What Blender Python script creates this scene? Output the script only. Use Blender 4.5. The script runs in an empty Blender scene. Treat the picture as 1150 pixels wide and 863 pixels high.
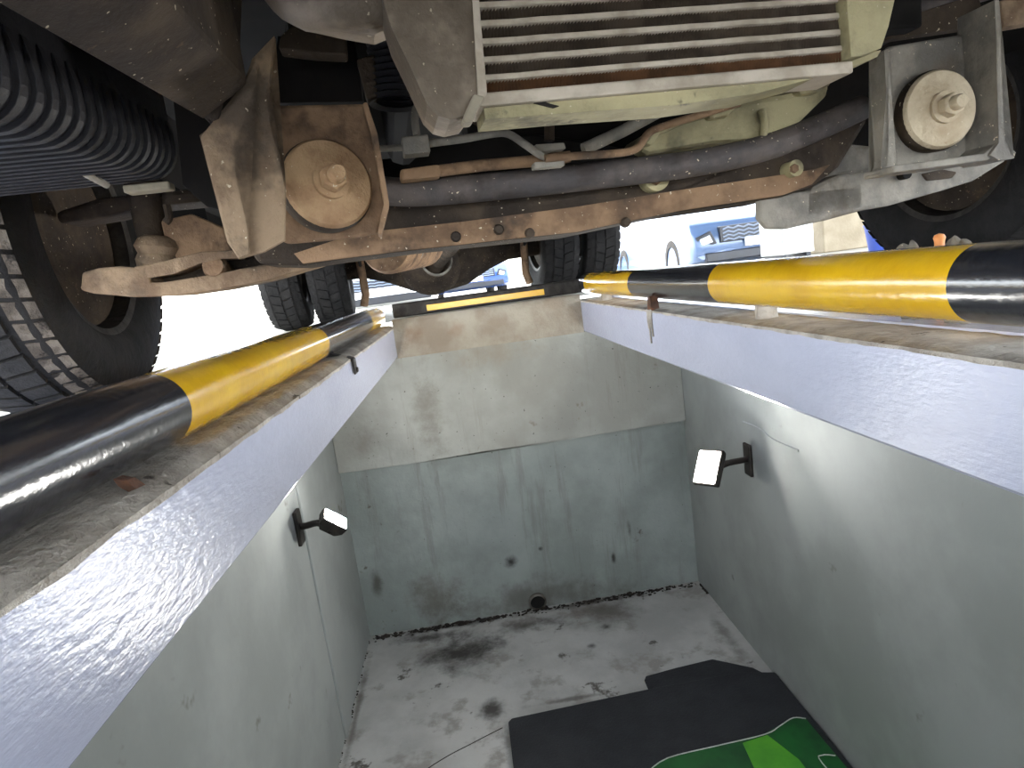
import bpy, bmesh, math, random
from mathutils import Vector, Matrix, noise
random.seed(7)
C = bpy.context.scene.collection
S = bpy.context.scene

# ---------------------------------------------------------------- camera, sky, sun, exposure
FPX, CX, CY = 720.0, 575.0, 431.5
YAW, PIT, ROL, CZ = .0631, .1664, .1349, .115
_f = Vector((math.sin(YAW)*math.cos(PIT), math.cos(YAW)*math.cos(PIT), -math.sin(PIT)))
_r = Vector((math.cos(YAW), -math.sin(YAW), 0)); _u = _r.cross(_f)
_r, _u = _r*math.cos(ROL)-_u*math.sin(ROL), _u*math.cos(ROL)+_r*math.sin(ROL)
cam_d = bpy.data.cameras.new('camera'); cam = bpy.data.objects.new('camera', cam_d); C.objects.link(cam)
M3 = Matrix((_r, _u, -_f)).transposed()
cam.matrix_world = Matrix.Translation((0, 0, CZ)) @ M3.to_4x4()
cam_d.sensor_width = 36; cam_d.lens = 36*FPX/1150; cam_d.clip_start = .02; cam_d.clip_end = 200
S.camera = cam

W = bpy.data.worlds.new('sky'); S.world = W; W.use_nodes = True
bg = W.node_tree.nodes['Background']
bg.inputs[0].default_value = (.86, .93, 1, 1); bg.inputs[1].default_value = 8.0
sun_d = bpy.data.lights.new('sun', 'SUN'); sun_d.energy = 14; sun_d.angle = .02; sun_d.color = (1, .95, .87)
sun = bpy.data.objects.new('sun', sun_d); C.objects.link(sun)
sun.rotation_euler = (math.radians(-42), math.radians(-14), 0)
S.view_settings.view_transform = 'Standard'; S.view_settings.look = 'None'
S.view_settings.exposure = 0.85; S.view_settings.gamma = 1; S.view_settings.use_curve_mapping = False
LAMP = 270.0

# ---------------------------------------------------------------- projection helpers (world / vehicle frame)
PSI = math.radians(6)
_c, _s = math.cos(PSI), math.sin(PSI)
def ray(x, y): return _f + _r*((x-CX)/FPX) - _u*((y-CY)/FPX)
def at(x, y, Y):
    d = ray(x, y); return Vector((0, 0, CZ)) + d*(Y/d.y)
def atx(x, y, X):
    d = ray(x, y); return Vector((0, 0, CZ)) + d*(X/d.x)
def atz(x, y, Z):
    d = ray(x, y); return Vector((0, 0, CZ)) + d*((Z-CZ)/d.z)
def va(x, y, v):
    d = ray(x, y); d = Vector((d.x*_c+d.y*_s, -d.x*_s+d.y*_c, d.z))
    return Vector((0, 0, CZ)) + d*(v/d.y)

# ---------------------------------------------------------------- materials
def lin(c):
    return tuple(((v/255)/12.92 if v/255 <= .04045 else ((v/255+.055)/1.055)**2.4) for v in c) + (1,)
def mat(name, c1, c2=None, scale=12, rough=.8, metal=0, bump=0.0, bscale=60, c3=None, s3=40, t3=.62, stretch=None, coat=0, spec=.5, stains=None, detail=6, k=1.0, grime=None, streak=None):
    m = bpy.data.materials.new(name); m.use_nodes = True
    nt = m.node_tree; N = nt.nodes; L = nt.links; b = N['Principled BSDF']
    b.inputs['Roughness'].default_value = rough; b.inputs['Metallic'].default_value = metal
    b.inputs['Coat Weight'].default_value = coat; b.inputs['Coat Roughness'].default_value = .15
    b.inputs['Specular IOR Level'].default_value = spec
    tc = N.new('ShaderNodeTexCoord'); co = tc.outputs['Object']
    if stretch:
        mp = N.new('ShaderNodeMapping'); mp.inputs['Scale'].default_value = stretch; L.new(co, mp.inputs[0]); cs = mp.outputs[0]
    else: cs = co
    def nz(sc, d=6, r=.6, src=None):
        n = N.new('ShaderNodeTexNoise'); n.inputs['Scale'].default_value = sc; n.inputs['Detail'].default_value = d
        n.inputs['Roughness'].default_value = r; L.new(src or cs, n.inputs['Vector']); return n.outputs['Fac']
    def ramp(fac, a, bb):
        r = N.new('ShaderNodeMapRange'); r.inputs['From Min'].default_value = a; r.inputs['From Max'].default_value = bb
        r.interpolation_type = 'SMOOTHSTEP'; L.new(fac, r.inputs['Value']); return r.outputs['Result']
    def mix(fac, A, B):
        x = N.new('ShaderNodeMix'); x.data_type = 'RGBA'
        L.new(fac, x.inputs['Factor'])
        for k, v in ((6, A), (7, B)):
            if isinstance(v, tuple): x.inputs[k].default_value = v
            else: L.new(v, x.inputs[k])
        return x.outputs[2]
    _l = lambda c: tuple(v*k for v in lin(c)[:3])+(1,)
    col = _l(c1)
    if c2: col = mix(ramp(nz(scale, detail), .36, .64), _l(c1), _l(c2))
    if c3: col = mix(ramp(nz(s3, 4, .7), t3, t3+.08), col, _l(c3))
    if grime:      # oily dark patches, pale fine dust flecks
        col = mix(ramp(nz(7, 5, .65, co), .52, .66), col, _l(grime))
        col = mix(ramp(nz(150, 2, .5, co), .70, .74), col, _l((196, 182, 158)))
    if streak:
        mp = N.new('ShaderNodeMapping'); mp.inputs['Scale'].default_value = (7, 7, .7); L.new(co, mp.inputs[0])
        r_ = N.new('ShaderNodeMath'); r_.operation = 'MULTIPLY'; L.new(ramp(nz(2.2, 6, .7, mp.outputs[0]), .54, .70), r_.inputs[0]); r_.inputs[1].default_value = .38
        col = mix(r_.outputs[0], col, _l(streak))
        col = mix(ramp(nz(60, 3, .6, co), .69, .73), col, _l((70, 66, 60)))
    for st in (stains or []):
        p, rad, cst, amt = st[:4]; sx = st[4] if len(st) > 4 else (1, 1, 1)
        mp = N.new('ShaderNodeMapping'); mp.vector_type = 'POINT'
        mp.inputs['Location'].default_value = tuple(-p[i]*sx[i] for i in range(3)); mp.inputs['Scale'].default_value = sx
        L.new(co, mp.inputs[0])
        ln = N.new('ShaderNodeVectorMath'); ln.operation = 'LENGTH'; L.new(mp.outputs[0], ln.inputs[0])
        ad = N.new('ShaderNodeMath'); ad.operation = 'MULTIPLY_ADD'
        L.new(nz(9, 7, .7, co), ad.inputs[0]); ad.inputs[1].default_value = rad*2.2; L.new(ln.outputs['Value'], ad.inputs[2])
        mr = N.new('ShaderNodeMapRange'); mr.inputs['From Min'].default_value = rad*2.1; mr.inputs['From Max'].default_value = rad*1.1
        mr.inputs['To Min'].default_value = 0; mr.inputs['To Max'].default_value = amt; mr.interpolation_type = 'SMOOTHSTEP'
        L.new(ad.outputs[0], mr.inputs['Value'])
        col = mix(mr.outputs['Result'], col, lin(cst))
    if isinstance(col, tuple): b.inputs['Base Color'].default_value = col
    else: L.new(col, b.inputs['Base Color'])
    if bump:
        bp = N.new('ShaderNodeBump'); bp.inputs['Strength'].default_value = bump; bp.inputs['Distance'].default_value = .01
        L.new(nz(bscale, 5, .6), bp.inputs['Height']); L.new(bp.outputs[0], b.inputs['Normal'])
    return m
def emit(name, col, st):
    m = bpy.data.materials.new(name); m.use_nodes = True; b = m.node_tree.nodes['Principled BSDF']
    b.inputs['Base Color'].default_value = (1, 1, 1, 1); b.inputs['Emission Color'].default_value = col + (1,)
    b.inputs['Emission Strength'].default_value = st; return m

# ---------------------------------------------------------------- mesh helpers
def obj(name, bm, m, parent=None, smooth=False, bevel=0, seg=2):
    bmesh.ops.recalc_face_normals(bm, faces=bm.faces)
    me = bpy.data.meshes.new(name); bm.to_mesh(me); bm.free()
    if smooth:
        for p in me.polygons: p.use_smooth = True
        me.set_sharp_from_angle(angle=math.radians(40))
    me.materials.append(m)
    o = bpy.data.objects.new(name, me); C.objects.link(o); o.parent = parent
    if bevel:
        b = o.modifiers.new('bevel', 'BEVEL'); b.width = bevel; b.segments = seg; b.limit_method = 'ANGLE'; b.angle_limit = math.radians(35)
    return o
def tag(o, label, cat=None, group=None, kind=None):
    if label: o['label'] = label
    if cat: o['category'] = cat
    if group: o['group'] = group
    if kind: o['kind'] = kind
    return o
def thing(name, label, cat, loc=(0, 0, 0), rotz=0, group=None):
    o = bpy.data.objects.new(name, None); C.objects.link(o); o.location = loc; o.rotation_euler = (0, 0, rotz)
    o.empty_display_size = .1
    return tag(o, label, cat, group)
def NB(): return bmesh.new()
def box(bm, a, b, mtx=None):
    x0, y0, z0 = a; x1, y1, z1 = b
    vs = [Vector(p) for p in ((x0,y0,z0),(x1,y0,z0),(x1,y1,z0),(x0,y1,z0),(x0,y0,z1),(x1,y0,z1),(x1,y1,z1),(x0,y1,z1))]
    if mtx: vs = [mtx @ v for v in vs]
    v = [bm.verts.new(p) for p in vs]
    for f in ((0,3,2,1),(4,5,6,7),(0,1,5,4),(1,2,6,5),(2,3,7,6),(3,0,4,7)): bm.faces.new([v[i] for i in f])
    return bm
def prism(bm, pts, d):
    a = [bm.verts.new(p) for p in pts]; b = [bm.verts.new(Vector(p)+Vector(d)) for p in pts]
    n = len(a)
    f1 = bm.faces.new(a); f2 = bm.faces.new(b[::-1])
    for i in range(n): bm.faces.new((a[i], b[i], b[(i+1) % n], a[(i+1) % n]))
    bmesh.ops.triangulate(bm, faces=[f1, f2])
    return bm
def spline(P, n=6):
    P = [Vector(p) for p in P]; out = []
    if len(P) < 3: return P
    for i in range(len(P)-1):
        p0 = P[max(i-1, 0)]; p1 = P[i]; p2 = P[i+1]; p3 = P[min(i+2, len(P)-1)]
        for k in range(n):
            t = k/n
            out.append(.5*((2*p1)+(p2-p0)*t+(2*p0-5*p1+4*p2-p3)*t*t+(3*p1-p0-3*p2+p3)*t**3))
    return out+[P[-1]]
def tube(bm, P, r, seg=10, smooth=0, cap=True):
    P = spline(P, smooth) if smooth else [Vector(p) for p in P]
    rr = r if isinstance(r, (list, tuple)) else [r]*len(P)
    if len(rr) != len(P): rr = [rr[0]+(rr[-1]-rr[0])*i/(len(P)-1) for i in range(len(P))]
    prev = None; ref = None
    for i, p in enumerate(P):
        t = (P[min(i+1, len(P)-1)]-P[max(i-1, 0)]).normalized()
        if ref is None:
            ref = Vector((0, 0, 1)) if abs(t.z) < .9 else Vector((1, 0, 0))
        n = (ref - t*ref.dot(t)).normalized(); ref = n; b = t.cross(n)
        ring = [bm.verts.new(p+(n*math.cos(2*math.pi*k/seg)+b*math.sin(2*math.pi*k/seg))*rr[i]) for k in range(seg)]
        if prev:
            for k in range(seg): bm.faces.new((prev[k], prev[(k+1) % seg], ring[(k+1) % seg], ring[k]))
        elif cap: bm.faces.new(ring[::-1])
        prev = ring
    if cap: bm.faces.new(prev)
    return bm
def lathe(bm, prof, seg=32, mtx=None, closed=False):
    """prof: (radius, axial) pairs, axis = local Z of mtx"""
    mtx = mtx or Matrix(); rings = []
    for r, a in prof:
        if r < 1e-5: rings.append([bm.verts.new(mtx @ Vector((0, 0, a)))])
        else: rings.append([bm.verts.new(mtx @ Vector((r*math.cos(2*math.pi*k/seg), r*math.sin(2*math.pi*k/seg), a))) for k in range(seg)])
    pr = list(zip(rings, rings[1:])) + ([(rings[-1], rings[0])] if closed else [])
    for A, B in pr:
        for k in range(seg):
            k2 = (k+1) % seg
            if len(A) == 1 and len(B) == 1: continue
            if len(A) == 1: bm.faces.new((A[0], B[k2], B[k]))
            elif len(B) == 1: bm.faces.new((A[k], A[k2], B[0]))
            else: bm.faces.new((A[k], A[k2], B[k2], B[k]))
    return bm
def frame(o, z, x=None):
    z = Vector(z).normalized(); x = Vector(x) if x else (Vector((0, 0, 1)) if abs(z.z) < .9 else Vector((1, 0, 0)))
    x = (x - z*x.dot(z)).normalized(); y = z.cross(x)
    m = Matrix((x, y, z)).transposed().to_4x4(); m.translation = Vector(o); return m
def nut(bm, mtx, r, h):
    return lathe(bm, [(0, 0), (r, 0), (r, h*.85), (r*.86, h), (0, h)], 6, mtx)
def jit(bm, amp, sc, seed=0):
    for v in bm.verts:
        v.co += noise.noise_vector(v.co*sc+Vector((seed, 0, 0)))*amp

# ---------------------------------------------------------------- the pit
XL, XR, WL, WR = -.291, .509, -.622, .92          # kerb beam faces, lower walls
ZG, ZB, ZF = -.0235, -.162, -1.406                # ledge top, beam underside, pit floor
YB, YF = 2.75, -2.6                               # end wall, wall behind the photographer
paintw = mat('pit wall paint', (176, 181, 178), (158, 163, 160), scale=2.2, rough=.75, bump=.10, bscale=14, c3=(120, 120, 112), s3=5.5, t3=.66, k=.74)
back_paint = mat('end wall paint', (160, 167, 163), (138, 145, 141), scale=2.6, rough=.45, bump=.3, bscale=30, c3=(96, 92, 84), s3=7, t3=.66,
    streak=(112, 110, 102), stains=[((.06, YB, -1.16), .035, (30, 26, 22), .95), ((.20, YB, -1.12), .016, (30, 26, 22), .9), ((.53, YB, -1.22), .022, (40, 34, 28), .9, (1.6, 1, .6)),
            ((-.30, YB, -1.27), .16, (92, 80, 70), .7), ((-.2, YB, -.40), .16, (110, 104, 94), .7, (1.6, 1, .5)), ((.15, YB, -1.36), .22, (84, 76, 68), .65, (.4, 1, 1.6)),
            ((-.55, YB, -1.15), .05, (70, 64, 56), .8, (1.5, 1, .5)), ((.62, YB, -1.1), .03, (60, 54, 46), .7, (1.8, 1, .5))])
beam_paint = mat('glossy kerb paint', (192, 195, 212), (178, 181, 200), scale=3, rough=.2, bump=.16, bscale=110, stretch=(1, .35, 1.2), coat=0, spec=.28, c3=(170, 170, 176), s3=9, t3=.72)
rough_conc = mat('rough concrete', (188, 180, 168), (152, 143, 132), scale=14, rough=.95, bump=.8, bscale=55, c3=(70, 62, 55), s3=26, t3=.64)
cap_conc = mat('end kerb concrete', (176, 168, 152), (154, 141, 124), scale=6, rough=.7, bump=.5, bscale=40,
    stains=[((-.22, YB, -.06), .07, (128, 92, 66), .8), ((-.28, YB, -.12), .05, (70, 64, 58), .85), ((-.02, YB, -.08), .06, (148, 116, 88), .6)])
floor_m = mat('pit floor paint', (190, 190, 186), (166, 166, 162), scale=3, rough=.55, bump=.35, bscale=26, c3=(88, 84, 78), s3=8, t3=.63,
    grime=(150, 147, 141), stains=[((-.20, 2.50, ZF), .21, (40, 35, 30), .95, (1, 1.2, 1)), ((-.36, 2.66, ZF), .13, (44, 38, 33), .9, (.6, 2, 1)), ((-.10, 2.10, ZF), .075, (46, 40, 35), .92),
            ((.10, 2.62, ZF), .12, (58, 52, 46), .8, (.5, 1.6, 1)), ((.45, 2.62, ZF), .18, (92, 86, 78), .8), ((.33, 2.38, ZF), .03, (48, 42, 38), .85), ((.42, 2.5, ZF), .025, (40, 36, 32), .85),
            ((.2, 2.08, ZF), .05, (70, 64, 56), .7, (.25, 3, 1)), ((.86, 2.3, ZF), .1, (96, 92, 84), .7, (2.4, .5, 1)),
            ((-.25, YB-.03, ZF), .06, (46, 40, 34), .95, (.16, 1.6, 1)), ((.4, YB-.03, ZF), .05, (58, 50, 43), .9, (.14, 1.6, 1)), ((WL+.02, 2.2, ZF), .03, (80, 74, 66), .7, (1.6, .07, 1))])
def slab(name, a, b, m, **k): return tag(obj(name, box(NB(), a, b), m, **k), None, kind='structure')
tag(slab('floor', (WL-.1, YF-.1, ZF-.12), (WR+.1, YB+.1, ZF), floor_m), 'stained pale painted concrete floor of the inspection pit')
wl = slab('wall_left', (WL-.12, YF, ZF), (WL, YB+.05, ZB), paintw)
wr = slab('wall_right', (WR, YF, ZF), (WR+.12, YB+.05, ZB), paintw)
slab('wall_front', (WL-.12, YF-.12, ZF), (WR+.12, YF, ZB), paintw)
bm = NB(); box(bm, (WL, YB, ZF), (WR, YB+.12, ZB))
wb = tag(obj('wall_back', bm, back_paint), 'end wall of the pit with stained lower half', kind='structure')
bm = NB(); prism(bm, [(WL+.001, YB-.03, ZB), (WR-.001, YB-.03, ZB), (WR-.001, YB-.03, -.620), (.4, YB-.03, -.625), (0, YB-.03, -.617), (-.35, YB-.03, -.626), (WL+.001, YB-.03, -.622)], (0, .035, 0))
up_paint = mat('upper end wall paint', (176, 178, 171), (154, 154, 146), scale=2.4, rough=.5, bump=.3, bscale=30, c3=(132, 124, 110), s3=6, t3=.66,
    streak=(128, 120, 106), stains=[((-.2, YB, -.42), .17, (118, 112, 100), .7, (1.8, 1, .5)), ((-.5, YB, -.5), .12, (120, 114, 104), .6), ((.1, YB, -.2), .14, (150, 138, 118), .6, (.5, 1, 1.4))])
obj('upper_panel', bm, up_paint, wb, bevel=.003)
# shallow pilaster and ridge on the side walls
obj('pilaster', box(NB(), (WL-.005, 2.08, ZF), (WL+.008, 2.19, ZB)), paintw, wl, bevel=.004)
bm = NB(); tube(bm, [(WR, 1.75, -.50), (WR, 1.9, -.505), (WR, 2.0, -.49), (WR, 2.12, -.495)], .004, 6, 4)
obj('plaster_ridge', bm, paintw, wr)

def kerb(name, side, xi, zp, xo, label):
    """overhanging kerb beam: painted face, rough unpainted edge"""
    bm = NB(); n = 90; rows = []
    for i in range(n+1):
        y = YF+(YB+.02-YF)*i/n
        zz = zp-.001
        P = [(xi, zz), (xi, ZB+.006), (xi-side*-.006*1, ZB), (xo, ZB), (xo, zz)]
        rows.append([bm.verts.new((x, y, z)) for x, z in P])
    for a, b in zip(rows, rows[1:]):
        for k in range(5): bm.faces.new((a[k], a[(k+1) % 5], b[(k+1) % 5], b[k]))
    bm.faces.new(rows[0]); bm.faces.new(rows[-1][::-1])
    o = tag(obj(name, bm, beam_paint, smooth=True), label, kind='structure')
    bm = NB(); rows = []; n = 300
    prof = [(-.0012, -.005), (-.0010, .001), (.004, .35), (.011, .8), (.022, 1.0), (.045, 1.0), (.075, 1.0), (.12, 1.0), (abs(xo-xi), 1.0)]
    for i in range(n+1):
        y = YF+(YB+.02-YF)*i/n; r = []
        for k, (dx, t) in enumerate(prof):
            z = zp+t if k < 2 else zp+(ZG-zp)*t
            p = Vector((xi+side*dx, y, z))
            q = noise.noise_vector(Vector((y*14, k*1.7, side*5)))*.0028 + noise.noise_vector(Vector((y*55, k*3.3, side)))*.0012
            if k == 0: p += Vector((0, 0, q.z*1.1))
            elif k == 1: pass
            elif k < len(prof)-1: p += Vector((side*abs(q.x)*.8, 0, -abs(q.z)*.9))
            r.append(bm.verts.new(p))
        rows.append(r)
    for a, b in zip(rows, rows[1:]):
        for k in range(len(prof)-1): bm.faces.new((a[k], a[k+1], b[k+1], b[k]))
    obj('concrete_edge', bm, rough_conc, o, smooth=True)
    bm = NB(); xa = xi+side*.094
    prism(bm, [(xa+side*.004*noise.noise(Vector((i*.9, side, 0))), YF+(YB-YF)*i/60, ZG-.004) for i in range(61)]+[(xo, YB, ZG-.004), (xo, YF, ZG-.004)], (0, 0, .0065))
    obj('painted_light_strip', bm, beam_paint, o)  # ledge coloured white to imitate the bright daylight seen under the pipe
    return o
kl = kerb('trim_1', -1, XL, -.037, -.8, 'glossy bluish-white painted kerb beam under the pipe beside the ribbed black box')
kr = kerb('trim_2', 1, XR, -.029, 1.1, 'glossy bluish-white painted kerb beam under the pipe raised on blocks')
# end kerb
bm = NB(); nx = 30
grid = []
for i in range(nx+1):
    x = XL+(XR-XL)*i/nx
    zt = -.001+.004*noise.noise(Vector((x*9, 4, 0)))
    grid.append([bm.verts.new((x, YB-.034+.003*noise.noise(Vector((x*12, z*20, 1))), z)) for z in (ZB-.002, -.12, -.08, -.04, zt-.012)] + [bm.verts.new((x, YB-.026, zt)), bm.verts.new((x, YB+.3, zt)), bm.verts.new((x, YB+.3, ZB-.002))])
for a, b in zip(grid, grid[1:]):
    for k in range(8): bm.faces.new((a[k], b[k], b[(k+1) % 8], a[(k+1) % 8]))
bm.faces.new(grid[0]); bm.faces.new(grid[-1][::-1])
tag(obj('trim_3', bm, cap_conc, smooth=True), 'rust-stained concrete kerb across the end of the pit', kind='structure')
# ground of the bay and the lower yard
gm = mat('bay concrete ground', (176, 172, 164), (150, 146, 138), scale=3, rough=.85, bump=.4, bscale=30)
bm = NB()
def quad(bm, pts): bm.faces.new([bm.verts.new(p) for p in pts])
XO, XP = -.8, 1.1
for a, b, c, d in ((-20, XO, YF-.12, YB+.3), (XP, 20, YF-.12, YB+.3), (-20, 20, YB+.3, 5.0), (-20, 20, -14, YF-.12)):
    quad(bm, [(a, c, ZG), (b, c, ZG), (b, d, ZG), (a, d, ZG)])
quad(bm, [(-20, 5, ZG), (20, 5, ZG), (20, 6.6, -.33), (-20, 6.6, -.33)])
quad(bm, [(-20, 6.6, -.33), (20, 6.6, -.33), (20, 40, -.33), (-20, 40, -.33)])
tag(obj('ground', bm, gm), 'concrete bay floor and car yard around the pit', kind='structure')
roofm = mat('added canopy sheet', (150, 152, 150), (132, 134, 132), scale=2, rough=.7)
slab('added_canopy', (-3.5, -1.2, 3.4), (9, 10, 3.5), roofm)  # unseen canopy, added to cut the sky light over the bay
# ---------------------------------------------------------------- drain, crack, dirt on the pit floor
dark = mat('dark drain', (20, 18, 16), rough=.9)
dirt = mat('oily dirt', (52, 45, 38), (30, 26, 22), scale=30, rough=.9, bump=.6)
dp = thing('drain_pipe', 'round dark drain hole at the foot of the stained end wall', 'drain', (.155, YB, -1.372))
pvc = mat('grey drain pipe', (120, 116, 108), (86, 80, 72), scale=20, rough=.6)
bm = NB(); lathe(bm, [(.034, -.02), (.041, -.012), (.041, .05), (.034, .05)], 28, frame((0, 0, 0), (0, 1, 0)), closed=True); obj('pipe_rim', bm, pvc, dp, smooth=True)
bm = NB(); lathe(bm, [(0, -.004), (.036, -.004), (.036, .01), (0, .01)], 28, frame((0, 0, 0), (0, 1, 0))); obj('pipe_mouth', bm, dark, dp)
bm = NB()
for i in range(520):
    x = random.uniform(WL+.02, WR-.02) if random.random() < .8 else random.choice((random.uniform(WL+.02, -.3), random.uniform(.3, .75)))
    y = YB-.012-abs(random.gauss(0, .016)); s = random.uniform(.0015, .0065) if random.random() < .9 else random.uniform(.006, .011)
    bmesh.ops.create_icosphere(bm, subdivisions=1, radius=s, matrix=Matrix.Translation((x, y, ZF+s*.35)) @ Matrix.Diagonal((random.uniform(.8, 2.2), random.uniform(.7, 1.2), random.uniform(.4, .9), 1)))
for i in range(160):
    y = random.uniform(1.4, YB-.03); s = random.uniform(.002, .004); x = WL+.002+abs(random.gauss(0, .002))
    if i % 2: x = WR-.002-abs(random.gauss(0, .003)); y = random.uniform(2.62, YB-.03)
    bmesh.ops.create_icosphere(bm, subdivisions=1, radius=s, matrix=Matrix.Translation((x, y, ZF+s*.3)))
jit(bm, .004, 60)
tag(obj('dirt_line', bm, dirt), 'dark oily grit heaped along the foot of the pit walls', 'dirt', kind='stuff')
bm = NB(); pts = [atz(*p, ZF) for p in ((563, 818), (545, 828), (528, 836), (512, 845), (496, 853), (478, 866), (455, 884), (430, 905))]
for i, p in enumerate(pts): p.x += .004*(-1)**i
tube(bm, [p+Vector((0, 0, -.0005)) for p in pts], .0022, 5, 2); fl = bpy.data.objects['floor']; obj('crack', bm, dirt, fl)

# ---------------------------------------------------------------- guard pipes
py = mat('yellow pipe paint', (232, 184, 20), (214, 164, 18), scale=5, rough=.25, bump=.16, bscale=40, c3=(150, 110, 40), s3=18, t3=.70, coat=.8)
pk = mat('black pipe paint', (30, 32, 38), (40, 41, 46), scale=6, rough=.22, bump=.16, bscale=40, c3=(80, 78, 74), s3=22, t3=.70, coat=.8)
steel = mat('bare dark steel', (62, 58, 54), (40, 36, 33), scale=30, rough=.6, metal=.4, bump=.3)
rust = mat('rusty steel', (112, 70, 44), (70, 48, 36), scale=30, rough=.85, bump=.5)
def pipe(label, x, z, r, bands, seg=48):
    t = thing('guard_pipe', label, 'pipe', (x, 0, z))
    for y0, y1, k in bands:
        bm = NB(); ny = max(2, int((y1-y0)/.05)); rows = []
        for i in range(ny+1):
            y = y0+(y1-y0)*i/ny
            rows.append([bm.verts.new((r*math.cos(2*math.pi*q/seg), y, r*math.sin(2*math.pi*q/seg))) for q in range(seg)])
        for a, b in zip(rows, rows[1:]):
            for q in range(seg): bm.faces.new((a[q], a[(q+1) % seg], b[(q+1) % seg], b[q]))
        bm.faces.new(rows[0]); bm.faces.new(rows[-1][::-1])
        tag(obj('yellow_band' if k else 'black_band', bm, py if k else pk, t, smooth=True), None)
    return t
PLX, PLZ, PR = -.357, .019, .0425
PRX, PRZ = .549, .041
gl = pipe('black and yellow striped guard pipe resting on the kerb beside the ribbed black box', PLX, PLZ, PR,
    [(-2.5, -.86, 0), (-.86, -.06, 1), (-.06, .735, 0), (.735, 1.53, 1), (1.53, 2.32, 0), (2.32, 2.71, 1)])
gr = pipe('black and yellow striped guard pipe raised on small blocks above the kerb', PRX, PRZ, PR,
    [(-2.5, -.66, 1), (-.66, 0, 0), (0, .64, 0), (.64, 1.29, 1), (1.29, 1.92, 0), (1.92, 2.6, 1), (2.6, 2.71, 0)])
# bracket under the left pipe, supports under the right pipe
bm = NB(); prism(bm, [(.0, 1.62, -.030), (.062, 1.62, -.050), (.074, 1.62, -.056), (.074, 1.62, -.095), (.070, 1.62, -.095), (.068, 1.62, -.062), (.0, 1.62, -.040)], (0, .035, 0))
obj('bracket', bm, steel, gl, bevel=.001)
bm = NB(); nut(bm, frame((.073, 1.637, -.085), (1, 0, 0)), .006, .006); obj('bolt', bm, steel, gl)
for y in (.35, 2.42, 1.14, -.9):
    bm = NB(); box(bm, (-.012, y, -.0715), (.026, y+.014, -.036)); jit(bm, .004, 40, y); obj('support_block', bm, rough_conc, gr, bevel=.002)
bm = NB(); box(bm, (-.044, 1.70, -.068), (-.02, 1.725, -.03)); jit(bm, .005, 50); obj('support_block', bm, rust, gr, bevel=.002)
bm = NB()
for q, (yy, l) in enumerate(((1.705, .07), (1.717, .045), (1.727, .09), (1.735, .05))):
    tube(bm, [(-.041, yy, -.066), (-.0425, yy+.002, -.09), (-.0425, yy, -.07-l)], [.004, .0025], 6, 3)
obj('mortar_drip', bm, rough_conc, gr)
bm = NB(); prism(bm, [(.040, .56, -.030), (.049, .562, -.034), (.054, .566, -.043), (.047, .566, -.045), (.042, .562, -.038)], (.003, .010, 0)); obj('rust_chip', bm, rust, gl)
# end stop bar
t = thing('end_stop_bar', 'black steel bar with a yellow strip across the end of the pit', 'bar', (0, YB, 0))
bm = NB(); box(bm, (XL+.005, -.012, .004), (XR+.03, .05, .062)); obj('bar_body', bm, steel, t, bevel=.008, seg=3)
bm = NB(); box(bm, (-.140, -.0155, .016), (.362, -.010, .041)); obj('yellow_strip', bm, py, t, bevel=.001)

# ---------------------------------------------------------------- floodlights
lens_m = emit('lit led lens', (1, .98, .93), LAMP)
lamp_m = mat('dark lamp housing', (52, 46, 42), (36, 32, 30), scale=25, rough=.5, metal=.3)
def floodlight(label, wall, nx, head, n, up, w, h):
    t = thing('floodlight', label, 'lamp', wall)
    o = Vector(wall); hd = Vector(head)-o
    bm = NB(); box(bm, (0, -.026, -.06), (nx*.012, .026, .055)); obj('wall_plate', bm, lamp_m, t, bevel=.004)
    F = frame(hd, n, up)
    bm = NB(); tube(bm, [(nx*.01, 0, 0), (nx*.03, -.005, 0), hd*.55, hd-Vector(n)*.03], .011, 10, 3); obj('arm', bm, lamp_m, t, smooth=True)
    bm = NB(); 
    for s in (-1, 1):
        a = F @ Vector((0, s*(w/2+.005), -.02)); tube(bm, [hd*.42+Vector((0, 0, s*.006)), (hd*.5+a*.5), a], .0035, 6, 3)
    obj('yoke', bm, lamp_m, t)
    bm = NB()
    prof = ((1.12, 1.12, .004), (1.16, 1.14, -.004), (1.1, 1.08, -.022), (.7, .7, -.045))
    rings = []
    for sx, sy, z in prof: rings.append([bm.verts.new(F @ Vector((a*h/2*sx, b*w/2*sy, z))) for a, b in ((-1, -1), (1, -1), (1, 1), (-1, 1))])
    for A, B in zip(rings, rings[1:]):
        for k in range(4): bm.faces.new((A[k], A[(k+1) % 4], B[(k+1) % 4], B[k]))
    bm.faces.new(rings[0]); bm.faces.new(rings[-1][::-1])
    obj('housing', bm, lamp_m, t, bevel=.004)
    bm = NB(); box(bm, (-h/2, -w/2, .002), (h/2, w/2, .008), F); tag(obj('lens', bm, lens_m, t, bevel=.003), 'glowing white led lens')
    bm = NB(); nut(bm, frame(F @ Vector((-h*.45, 0, -.03)), F.to_3x3() @ Vector((-1, 0, 0))), .007, .008); obj('knob', bm, lamp_m, t)
    return t
floodlight('lit led floodlight with a wide flat lens facing up, on the pit wall', (WL, 2.02, -.585), 1, at(376, 584, 1.98), (.72, -.10, .68), (-.1, .9, .3), .078, .05)
floodlight('lit led floodlight with a tall lens, on the pit wall below the raised pipe', (WR, 2.09, -.62), -1, at(795, 525, 2.0), (-.72, -.42, .55), (.3, .3, 1), .080, .108)

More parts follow.
